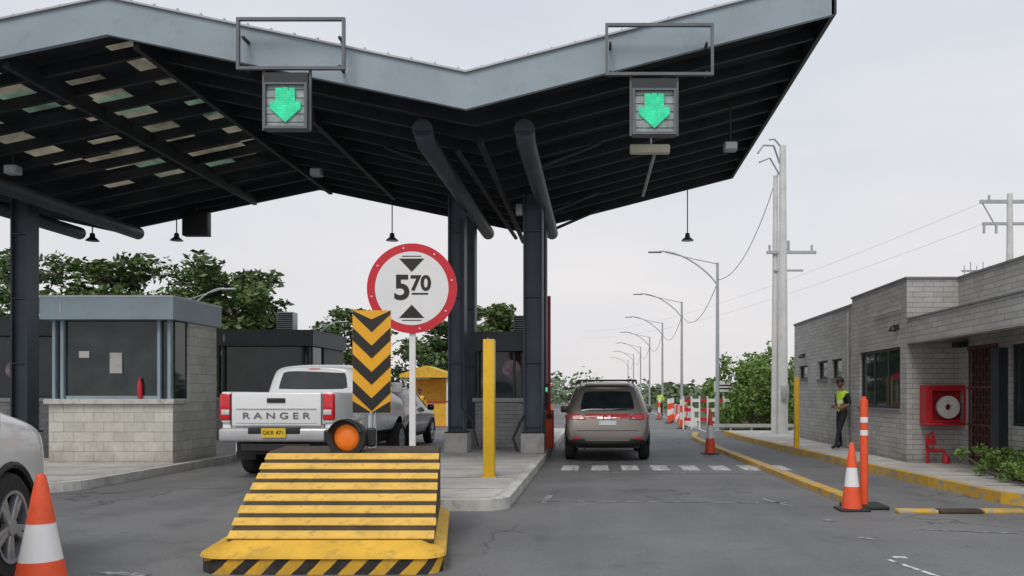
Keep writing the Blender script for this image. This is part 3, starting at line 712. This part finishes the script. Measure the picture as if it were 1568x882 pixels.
for yy in (1.24,5.0):
    for s_ in (-1,1): wheel(g,s_*.86,yy,.41,s_,.28,6)
mr=MB()
for s_ in (-1,1): mr.box(s_*1.12-.12,s_*1.12+.12,4.0,4.12,1.52,1.75,.04)
mr.done(g,'mirrors',carwhite,True)
# ------------------------------------------------------------------ building
def wall(mb,axis,c,t,a0,a1,z0,z1,ops=()):
    def bx(p,q,zz0,zz1):
        if q-p<1e-4 or zz1-zz0<1e-4: return
        if axis=='x': mb.box(c,c+t,p,q,zz0,zz1)
        else: mb.box(p,q,c,c+t,zz0,zz1)
    cur=a0
    for (p,q,zz0,zz1) in sorted(ops):
        bx(cur,p,z0,z1); bx(p,q,z0,zz0); bx(p,q,zz1,z1); cur=q
    bx(cur,a1,z0,z1)
def win(fr,gl,c,p,q,z0,z1,nm=2):
    fr.box(c+.06,c+.12,p,p+.05,z0,z1).box(c+.06,c+.12,q-.05,q,z0,z1).box(c+.06,c+.12,p+.05,q-.05,z0,z0+.05).box(c+.06,c+.12,p+.05,q-.05,z1-.05,z1)
    for k in range(1,nm): y=p+(q-p)*k/nm; fr.box(c+.062,c+.118,y-.025,y+.025,z0+.05,z1-.05)
    gl.box(c+.085,c+.095,p+.05,q-.05,z0+.05,z1-.05)
g=G('toll_office_building',(8,18,.15),local=False)
w_=MB(); fr=MB(); gl=MB(); zb=.154
opsA=[(24.1,25.1,1.95,2.35),(22.0,22.95,1.9,2.4),(20.7,21.6,1.9,2.4)]
opsB=[(16.4,18.95,1.2,2.45)]
wall(w_,'x',6.2,.2,19.5,25.7,zb,3.64,opsA); wall(w_,'x',6.08,.2,16.05,19.5,zb,3.76,opsB)
wall(w_,'y',16.05,.2,6.28,7.3,zb,3.76)
opsC=[(14.45,15.6,.16,2.35),(11.2,14.05,.95,2.35)]
wall(w_,'x',7.1,.2,9.5,16.05,zb,3.76,opsC)
w_.box(6.4,14,25.5,25.7,zb,3.64); w_.box(7.3,14,9.5,9.7,zb,3.76)
w_.box(6.08,6.3,9.5,16.049,2.48,2.95)
w_.box(6.09,6.45,9.5,9.9,zb,2.479)
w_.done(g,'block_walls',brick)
for c,ops in ((6.2,opsA),(6.08,opsB)):
    for p,q,z0,z1 in ops: win(fr,gl,c,p,q,z0,z1,1 if q-p<1.2 else 3)
p,q,z0,z1=opsC[1]; win(fr,gl,7.1,p,q,z0,z1,3)
fr.done(g,'window_frames',dark); gl.done(g,'window_glass',winglass)
MB().box(6.4,13.9,19.6,25.4,3.45,3.5).box(7.31,13.9,9.8,16.0,3.5,3.55).box(6.3,13.9,16.3,19.5,3.5,3.55).box(6.31,7.09,9.6,16.0,2.85,2.9).done(g,'roof_slab',conc)
cp=MB().box(6.17,6.43,19.5,25.73,3.642,3.69).box(6.05,6.31,16.02,19.52,3.762,3.80).box(6.312,7.32,16.02,16.28,3.762,3.80).box(7.07,7.33,9.5,16.018,3.762,3.80).box(6.05,6.33,9.5,16.01,2.952,2.98)
for p,q,z0,z1 in opsA+opsB:
    c=6.2 if p>19.5 else 6.08
    cp.box(c-.04,c+.06,p-.05,q+.05,z0-.05,z0)
cp.done(g,'copings',M('coping_grey',(.2,.2,.21),.8))
gt=MB()
for i in range(9): gt.box(7.06,7.085,14.48+i*.13,14.50+i*.13,.2,2.4)
for z in (.25,.9,1.6,2.33): gt.box(7.055,7.09,14.45,15.6,z,z+.04)
for i in range(8):
    for j in range(14): 
        if (i+j)%2: gt.box(7.065,7.08,14.5+i*.13,14.61+i*.13,.3+j*.14,.33+j*.14)
gt.done(g,'security_gate',M('gate_rust',(.10,.035,.03),.7))
MB().box(7.16,7.2,14.45,15.6,.16,2.35).done(g,'door',black)
MB().box(6.9,7.1,15.62,15.9,2.4,2.5).box(6.93,7.08,14.1,14.4,.16,2.3).done(g,'gate_frame',dark)
MB().tube([(6.05,17.9,3.2),(6.05,16.3,3.2)],.015).tube([(6.17,20.1,.2),(6.17,20.1,3.5)],.03).done(g,'conduit',galv)
# wall lights
for x,y,z in ((6.08,16.5,2.85),(6.2,24.4,2.65)):
    g=G('wall_lamp',(x,y,z)); MB().box(-.05,0,-.05,.05,-.05,.05,.01).tube([(-.03,0,0),(-.08,0,.03),(-.12,0,.02)],.02).done(g,'bracket',black,True)
    MB().lathe([(.03,.06),(.08,-.04),(.07,-.06)],14,Matrix.Translation((-.12,0,-.03))).done(g,'shade',black,True)
# hose cabinet
g=G('fire_hose_cabinet',(6.75,15.95,1.28))
MB().box(-.42,.42,-.22,.09,-.39,-.34,.01).box(-.42,.42,-.22,.09,.34,.39,.01).box(-.42,-.36,-.22,.09,-.34,.34).box(.36,.42,-.22,.09,-.34,.34).box(-.36,.36,.03,.08,-.34,.34).done(g,'case',redcab,True)
m=Matrix.Translation((.05,-.1,-.04))@Matrix.Rotation(R(90),4,'X')
MB().lathe([(.06,-.04),(.22,-.04),(.22,.04),(.06,.04)],28,m,True).done(g,'hose_reel',M('canvas_hose',(.72,.7,.66),.9,0,.2,30),True)
MB().box(-.36,.36,-.225,-.215,-.33,-.29).box(-.36,-.30,-.225,-.215,-.29,.34).box(.30,.36,-.225,-.215,-.29,.34).box(-.30,.30,-.225,-.215,.28,.34).done(g,'door_frame',redcab)
g=G('hydrant_valve',(6.5,15.85,.154))
MB().tube([(-.1,0,0),(-.1,0,.55),(.0,0,.6),(.05,0,.35)],.03).tube([(-.1,0,.25),(.2,-.02,.25),(.25,-.05,.1)],.04).lathe([(.07,0),(.08,.1),(.06,.14)],12,Matrix.Translation((.25,-.05,.0))).lathe([(.07,0),(.07,.03)],14,Matrix.Translation((-.1,-.08,.42))@Matrix.Rotation(R(90),4,'X')).done(g,'pipework',redcab,True)
# ------------------------------------------------------------------ foliage
def leaves(cl,n,size,flat=.5):
    cl=np.array(cl); wts=cl[:,3]*cl[:,4]; wts=wts/wts.sum()
    idx=rng.choice(len(cl),n,p=wts); c=cl[idx]
    d=rng.normal(size=(n,3)); d/=np.linalg.norm(d,axis=1)[:,None]
    r=rng.random(n)**.45
    P=c[:,:3]+d*r[:,None]*np.stack([c[:,3],c[:,3],c[:,4]],1)
    a=rng.normal(size=(n,3)); a[:,2]*=flat; a/=np.linalg.norm(a,axis=1)[:,None]
    b=np.cross(a,rng.normal(size=(n,3))); b/=np.linalg.norm(b,axis=1)[:,None]
    s=size*(.6+.8*rng.random(n))[:,None]
    V=np.stack([P-a*s,P+b*s*.45,P+a*s,P-b*s*.45],1).reshape(-1,3)
    return V.tolist(),[(4*i,4*i+1,4*i+2,4*i+3) for i in range(n)]
def tree(x,y,h,rad,n=7000,name='tree',mat=leafA,size=.2,layers=5,th=.22):
    g=G(name,(x,y,0)); tb=MB()
    tb.tube([(0,0,0),(.1,.05,h*.25),(.0,.1,h*.45),(.1,.0,h*.75),(.05,0,h*.92)],[.22,.17,.15,.09,.03],8)
    cl=[]
    for L in range(layers):
        fL=L/(layers-1)
        zz=h*(th+(.90-th)*fL); rr_=rad*(.72+.5*fL-.75*fL*fL)
        nb_=6 if L<layers-1 else 4
        for k in range(nb_):
            a=2*math.pi*(k+random.random()*.8)/nb_+L; q=rr_*(.5+.5*random.random())
            e=(q*math.cos(a),q*math.sin(a),zz+random.uniform(-.03,.05)*h)
            tb.tube([(0.05,.05,zz-h*.08),(e[0]*.5,e[1]*.5,zz-h*.02),e],[.07,.05,.02],6)
            for t in range(4):
                f=.4+.22*t; cl.append((e[0]*f+random.uniform(-.5,.5),e[1]*f+random.uniform(-.5,.5),e[2]+random.uniform(-.35,.35),rad*(.15+.11*random.random()),h*(.035+.04*random.random())))
    tb.done(g,'trunk',bark,True)
    v,f=leaves(cl,n,size); g.attach(mesh_obj('crown',v,f,mat,fix=False))
for x,y,h,r,n in ((-30,37,8.8,5,10000),(-24,41,8.3,4.8,9500),(-19.2,43,8.5,4.2,9500),(-35,50,10,6,6500),(-27,56,10,6,6000),(-18,60,8,4,4500),
                  (-9.3,52,6.2,3.2,5500),(-6.2,50,7.2,3.3,7000),(-13,64,6,4,4500),(-22,50,7,4.5,5500)): tree(x,y,h,r,n)
def shrub(name,x,y,rx,ry,h,n,mat,size,z0=0,k=14):
    g=G(name,(x,y,z0)); cl=[(random.uniform(-rx,rx),random.uniform(-ry,ry),h*random.uniform(.15,.8),min(rx,h)*.3*random.uniform(.7,1.2),h*.2*random.uniform(.7,1.3)) for _ in range(k)]
    st=MB()
    for c in cl: st.tube([(c[0]*.3,c[1]*.3,0),(c[0]*.8,c[1]*.8,c[2]*.6),(c[0],c[1],c[2])],[.03,.02,.008],5)
    st.done(g,'stems',bark); v,f=leaves(cl,n,size,1); g.attach(mesh_obj('foliage',v,f,mat,fix=False))
shrub('bush',6.9,33.5,1.5,1.5,3.4,8500,leafB,.09,k=28); shrub('bush',8.5,38,2,1.5,3.9,5000,leafB,.11,k=22); shrub('bush',6.6,42,1,1.5,2.6,3000,leafB,.1)
shrub('hedge_plant',6.75,12.9,.6,1.1,.5,5000,leafB,.035,.15,k=60)
cl=[]
for i in range(420):
    x=random.uniform(-150,140); y=random.uniform(120,190)
    if -14<x<6 and y<150: continue
    hh=random.uniform(1.8,4.2)*(1.5 if x<6 else 1); cl.append((x,y,hh*.5,random.uniform(2,4.5),hh*.6))
for i in range(70):
    y=random.uniform(46,120); cl.append((7.2+random.uniform(0,5),y,random.uniform(.6,1.8),1.4,1.3)); 
for i in range(60): cl.append((-19+random.uniform(-6,1),random.uniform(45,110),random.uniform(.6,1.8),1.6,1.5))
for i in range(16): cl.append((-4.2+random.uniform(-5,2.4),random.uniform(85,115),random.uniform(1,2.6),1.9,1.6))
v,f=leaves(cl,26000,.5); o=mesh_obj('distant_trees',v,f,leafC,fix=False); scene.collection.objects.link(o)
# ------------------------------------------------------------------ lamps / poles / wires
def lamp(x,y,h=6.8,arm=2.35,side=-1,name='street_lamp'):
    g=G(name,(x,y,0)); MB().tube([(0,0,0),(0,0,h*.5),(0,0,h)],[.09,.075,.055],12).box(-.16,.16,-.16,.16,0,.03).done(g,'pole',galv,True)
    pts=[(0,0,h-.9)]
    for k in range(1,9):
        t=k/8; pts.append((side*arm*t,0,h-.9+1.35*math.sin(t*math.pi/2)**.8+.02*t))
    a=MB().tube(pts,.03,8); a.tube([(0,0,h-.05),(side*arm*.35,0,h+.12),(side*arm*.9,0,h+.42)],.02,6)
    a.done(g,'arm',galv,True)
    MB().box(*sorted((side*(arm-.1),side*(arm+.45))),-.12,.12,h+.40,h+.46,.025).done(g,'luminaire',galv,True)
ys=[33,47,61,76,92,110,130]
for y in ys: lamp(4.85,y)
for y in (33,48,64,82): lamp(-16.8,y,5.3,1.7,1)
g=G('utility_pole',(6.35,28,0))
MB().tube([(0,0,0),(0,0,5),(0,0,10)],[.19,.16,.11],14).tube([(-.27,.1,0),(-.22,.1,9)],[.11,.08],12).done(g,'pole',whitepole,True)
MB().box(-.55,1.15,-.05,.05,6.3,6.4).box(-.3,.7,-.05,.05,5.7,5.76).cyl((.2,0,6.4),(.2,0,6.75),.05).cyl((1.0,0,6.4),(1.0,0,6.6),.04).cyl((-.45,0,6.4),(-.45,0,6.6),.04).done(g,'crossarm',galv)
MB().tube([(-.1,0,9.4),(-.35,-.2,9.95),(-.75,-.4,9.9),(-.95,-.5,9.6)],.035).tube([(-.1,0,9.0),(-.5,-.3,9.5),(-.9,-.5,9.3)],.03).tube([(0,0,9.9),(-.3,-.1,10.2),(-.5,-.2,10.15)],.03).done(g,'lamp_arms',galv,True)
MB().box(-.1,.15,-.3,-.15,1.3,1.8,.02).done(g,'meter_box',galv,True)
def wire(name,a,b,sag,r=.012,n=14,m=black):
    a=Vector(a);b=Vector(b); p=[]
    for i in range(n+1):
        t=i/n; q=a.lerp(b,t); q.z-=sag*4*t*(1-t); p.append(q)
    top(name,MB().tube(p,r,5),m)
wire('power_cable',(6.2,28,9.1),(4.85,33,6.1),.9,.012)
for a,b in zip(ys,ys[1:]): wire('power_cable',(4.85,a,6.0),(4.85,b,6.0),.9,.013)
g=G('transmission_pole',(30.3,60,0))
MB().tube([(0,0,0),(0,0,16.2)],[.35,.2],12).done(g,'pole',whitepole,True)
MB().box(-2.2,2.2,-.08,.08,15.5,15.75).box(-2.0,2.2,-.08,.08,13.9,14.1).box(-1.6,-1.45,-.05,.05,15.75,16.1).box(1.4,1.55,-.05,.05,15.75,16.1).cyl((-2,0,15.5),(-1.2,0,14.1),.05).cyl((-1.9,0,13.9),(-1.9,0,13.3),.09).cyl((-1.0,0,13.9),(-1.0,0,13.3),.09).done(g,'crossarms',galv)
g=G('radio_antenna',(30,65,0)); 
a=MB()
for i in range(5): a.cyl((-.8+i*.5,0,0),(-.8+i*.5,0,11.7+.3*(i%2)),.04,n=6)
a.box(-1,1.3,-.05,.05,11.2,11.35); a.done(g,'masts',galv)
for dz in (14.0,15.6): wire('power_line',(28.4,60,dz),(-4,210,dz+2),2.5,.011,20,galv)
# far clutter
g=G('road_sign',(5.55,36,0)); MB().cyl((0,0,0),(0,0,2.1),.03).done(g,'post',galv); MB().box(-.42,.42,-.06,-.04,1.58,2.05,.005).done(g,'plate',signwhite); MB().box(-.32,.32,-.066,-.062,1.7,1.76).box(-.32,.32,-.066,-.062,1.84,1.9).done(g,'legend',signblk)
g=G('roadside_stall',(-7.9,38.5,0)); MB().box(-1,-.92,-.8,-.72,0,2.3).box(.92,1,-.8,-.72,0,2.3).box(-1,-.92,.7,.8,0,2.3).box(.92,1,.7,.8,0,2.3).done(g,'posts',white)
MB().prism([(-1.2,-1.0,2.25),(1.2,-1.0,2.25),(1.2,-1.0,2.4),(0,-1.0,2.8),(-1.2,-1.0,2.4)],(0,2,0)).done(g,'awning',yellow); MB().box(-.95,.95,-.75,-.7,0,1.1).box(-.95,.95,.6,.65,0,2.2).done(g,'counter',yellow); MB().box(-1,1,-.8,-.3,1.1,1.16).done(g,'top',signred)
g=G('roadside_stall',(-5.3,46,0)); MB().box(-1,1,-.6,.6,0,1.0).done(g,'counter',signred); MB().prism([(-1.2,-.8,2.3),(1.2,-.8,2.3),(0,-.8,2.9)],(0,1.6,0)).done(g,'awning',signred); MB().box(-1,-.94,-.6,-.54,1,2.3).box(.94,1,-.6,-.54,1,2.3).done(g,'posts',white)
def wbar(x,y,rz,m):
    g=G('road_barrier',(x,y,0),rz)
    MB().prism([(-.25,-.6,0),(.25,-.6,0),(.22,-.6,.18),(.1,-.6,.4),(.07,-.6,.9),(-.07,-.6,.9),(-.1,-.6,.4),(-.22,-.6,.18)],(0,1.2,0)).done(g,'body',m)
for i in range(9): wbar(4.35+.02*i,38+i*1.4,0,orange if i%2 else signwhite)
for i in range(8): wbar(-9.5+i*.9,47,R(90),orange if i%3 else signwhite)
for i in range(7):
    g=G('delineator_post',(3.6+.3*(i%3),35+i*2.1,0)); MB().cyl((0,0,0),(0,0,.4),.07).cyl((0,0,.7),(0,0,1.0),.07).done(g,'red',orange); MB().cyl((0,0,.4),(0,0,.7),.071).cyl((0,0,1.0),(0,0,1.25),.071).done(g,'white',signwhite); MB().lathe([(.2,0),(.2,.05)],12).done(g,'base',black)
g=G('construction_fence',(4.7,34.5,0)); pk=MB(); rd=MB()
for i in range(6):
    x=-1.1+i*.34; pk.box(x,x+.06,-.03,.03,0,1.4)
    for z in (.35,.75,1.15): (rd if (i+int(z*5))%2 else pk).box(x+.062,x+.338,-.015,.015,z,z+.14)
pk.done(g,'white_parts',signwhite); rd.done(g,'red_parts',signred)
g=G('guard_rail',(5.5,31.5,0)); r_=MB()
for i in range(5): r_.box(-1.2+i*.8,-1.12+i*.8,-.04,.04,0,.3)
r_.done(g,'posts',galv); MB().box(-1.3,2.4,-.07,-.045,.2,.34,.01).done(g,'rail',conc)
# ------------------------------------------------------------------ people
def person(x,y,z,rz,J,cols,name='person',vest=hivis,trous=navy,cap_=True,band=False):
    g=G(name,(x,y,z),rz)
    names=list(J.keys()); P=[J[k][0] for k in names]; Rr=[J[k][1] for k in names]
    E=[('pel','spi'),('spi','che'),('che','nec'),('nec','hed'),('che','shl'),('shl','ell'),('ell','wrl'),('wrl','hal'),('che','shr'),('shr','elr'),('elr','wrr'),('wrr','har'),
       ('pel','hil'),('hil','knl'),('knl','anl'),('anl','tol'),('pel','hir'),('hir','knr'),('knr','anr'),('anr','tor')]
    me=bpy.data.meshes.new('body'); me.from_pydata(P,[(names.index(a),names.index(b)) for a,b in E],[])
    ob=bpy.data.objects.new('body',me); scene.collection.objects.link(ob)
    sk=ob.modifiers.new('k','SKIN')
    for i,sv in enumerate(me.skin_vertices[0].data):
        sv.radius=(Rr[i],Rr[i]*(1.25 if names[i] in('che','spi','pel') else 1)); sv.use_root=(names[i]=='pel')
    ss=ob.modifiers.new('s','SUBSURF'); ss.levels=2; ss.render_levels=2
    bake(ob); me=ob.data
    mats=[vest,trous,skin,black,cols,signwhite]
    me.materials.clear(); [me.materials.append(m) for m in mats]
    def mi(a,b):
        if a in('nec','wrl','wrr'): return 2
        if a in('anl','anr'): return 3
        if a[:2] in('hi','kn'): return 1
        if a in('shl','shr'): return 4
        if a in('ell','elr'): return 2
        if a=='pel' and b!='spi': return 1
        return 0
    segs=[(Vector(J[a][0]),Vector(J[b][0]),mi(a,b)) for a,b in E]
    for p in me.polygons:
        c=p.center; best=9;bi=0
        for a,b,m in segs:
            d=b-a; t=max(0,min(1,(c-a).dot(d)/d.length_squared)); q=(c-a-d*t).length
            if q<best: best=q;bi=m
        if bi==0 and c.z<J['pel'][0][2]-.02: bi=1
        if band and bi==0 and (1.10<c.z<1.15): bi=5
        p.material_index=bi; p.use_smooth=True
    g.attach(ob)
    h=Vector(J['hed'][0])+Vector((-.01,0,.10))
    bm=bmesh.new(); bmesh.ops.create_uvsphere(bm,u_segments=20,v_segments=14,radius=1)
    for v in bm.verts:
        q=v.co; k=1-.22*max(0,-q.z); q.x*=.095*k; q.y*=.074*k; q.z*=.118
        if q.x<-.07 and abs(q.y)<.018 and -.035<q.z<.02: q.x-=.018
        v.co=q+h
    hm=bpy.data.meshes.new('head'); bm.to_mesh(hm); bm.free(); hm.materials.append(skin); hm.polygons.foreach_set('use_smooth',[True]*len(hm.polygons)); g.attach(bpy.data.objects.new('head',hm))
    f=MB()
    for s_ in (-1,1): f.lathe([(.003,-.012),(.011,-.006),(.011,.006),(.003,.012)],8,Matrix.Translation(h+Vector((-.083,s_*.03,.012))))
    f.box(h.x-.092,h.x-.08,h.y-.024,h.y+.024,h.z-.056,h.z-.05); f.done(g,'eyes_and_mouth',black)
    e=MB()
    for s_ in (-1,1): e.lathe([(.004,-.03),(.016,-.012),(.018,.012),(.006,.03)],8,Matrix.Translation(h+Vector((.0,s_*.075,-.005))))
    e.done(g,'ears',skin,True)
    c=MB().lathe([(.100,-.0),(.102,.03),(.09,.075),(.05,.105),(.01,.113)],20,Matrix.Translation(h+Vector((.008,0,.028)))@Matrix.Diagonal((1.02,.86,1,1)))
    if cap_: c.prism([(h.x-.085,h.y-.07,h.z+.03),(h.x-.085,h.y+.07,h.z+.03),(h.x-.16,h.y+.05,h.z+.015),(h.x-.175,h.y,h.z+.013),(h.x-.16,h.y-.05,h.z+.015)],(0,0,.008))
    c.done(g,'cap' if cap_ else 'hair',black,True)
    fg=MB()
    for s_,k0,k1 in ((1,'wrl','hal'),(-1,'wrr','har')):
        a=Vector(J[k0][0]); b=Vector(J[k1][0]); d=(b-a).normalized(); sd=d.cross(Vector((0,0,1))).normalized(); dn=Vector((0,0,-1))
        if abs(d.z)>.8: dn=Vector((-1,0,0)); sd=d.cross(dn).normalized()
        for i,L in enumerate((.065,.078,.072,.055)):
            o=b+sd*(-.027+.018*i); fg.tube([o-d*.02,o+d*L*.5,o+d*L*.8+dn*.02,o+d*L*.85+dn*.045],[.0095,.009,.008,.006],6)
        o=b-d*.05-sd*.03; fg.tube([o,o-sd*.025+d*.02,o-sd*.03+d*.055],[.011,.010,.007],6)
    fg.done(g,'fingers',skin,True)
    return g
lean={'pel':((.05,0,.90),.115),'spi':((.06,0,1.08),.105),'che':((.06,0,1.27),.12),'nec':((.02,0,1.42),.052),'hed':((.0,0,1.50),.05),
 'shl':((.06,.17,1.36),.06),'ell':((.09,.24,1.10),.046),'wrl':((-.11,.14,1.02),.032),'hal':((-.17,.09,1.04),.034),
 'shr':((.06,-.17,1.36),.06),'elr':((.08,-.24,1.09),.046),'wrr':((-.12,-.15,.99),.032),'har':((-.19,-.11,1.01),.034),
 'hil':((.06,.09,.86),.095),'knl':((.04,.10,.47),.062),'anl':((.12,.10,.09),.042),'tol':((-.03,.11,.045),.042),
 'hir':((.04,-.09,.86),.095),'knr':((-.12,-.10,.48),.062),'anr':((-.22,-.10,.09),.042),'tor':((-.37,-.11,.045),.042)}
stand={k:v for k,v in lean.items()}
stand.update({'pel':((0,0,.90),.115),'spi':((0,0,1.08),.105),'che':((0,0,1.27),.12),'nec':((-.01,0,1.42),.052),'hed':((-.02,0,1.50),.05),
 'shl':((0,.17,1.36),.06),'ell':((.03,.24,1.08),.046),'wrl':((-.06,.24,.85),.032),'hal':((-.08,.23,.77),.034),'shr':((0,-.17,1.36),.06),'elr':((.03,-.24,1.08),.046),'wrr':((-.06,-.24,.85),.032),'har':((-.08,-.23,.77),.034),
 'hil':((0,.09,.86),.095),'knl':((-.06,.10,.47),.062),'anl':((-.05,.10,.09),.042),'tol':((-.2,.11,.045),.042),'hir':((0,-.09,.86),.095),'knr':((.02,-.10,.48),.062),'anr':((.08,-.10,.09),.042),'tor':((-.06,-.11,.045),.042)})
person(5.92,19.9,.154,R(25),lean,navy,'security_guard',band=True)
person(4.0,52,0,R(60),stand,hivis,'road_worker')
person(-7.4,34,0,R(90),stand,yellow,'pedestrian',vest=yellow,cap_=False)
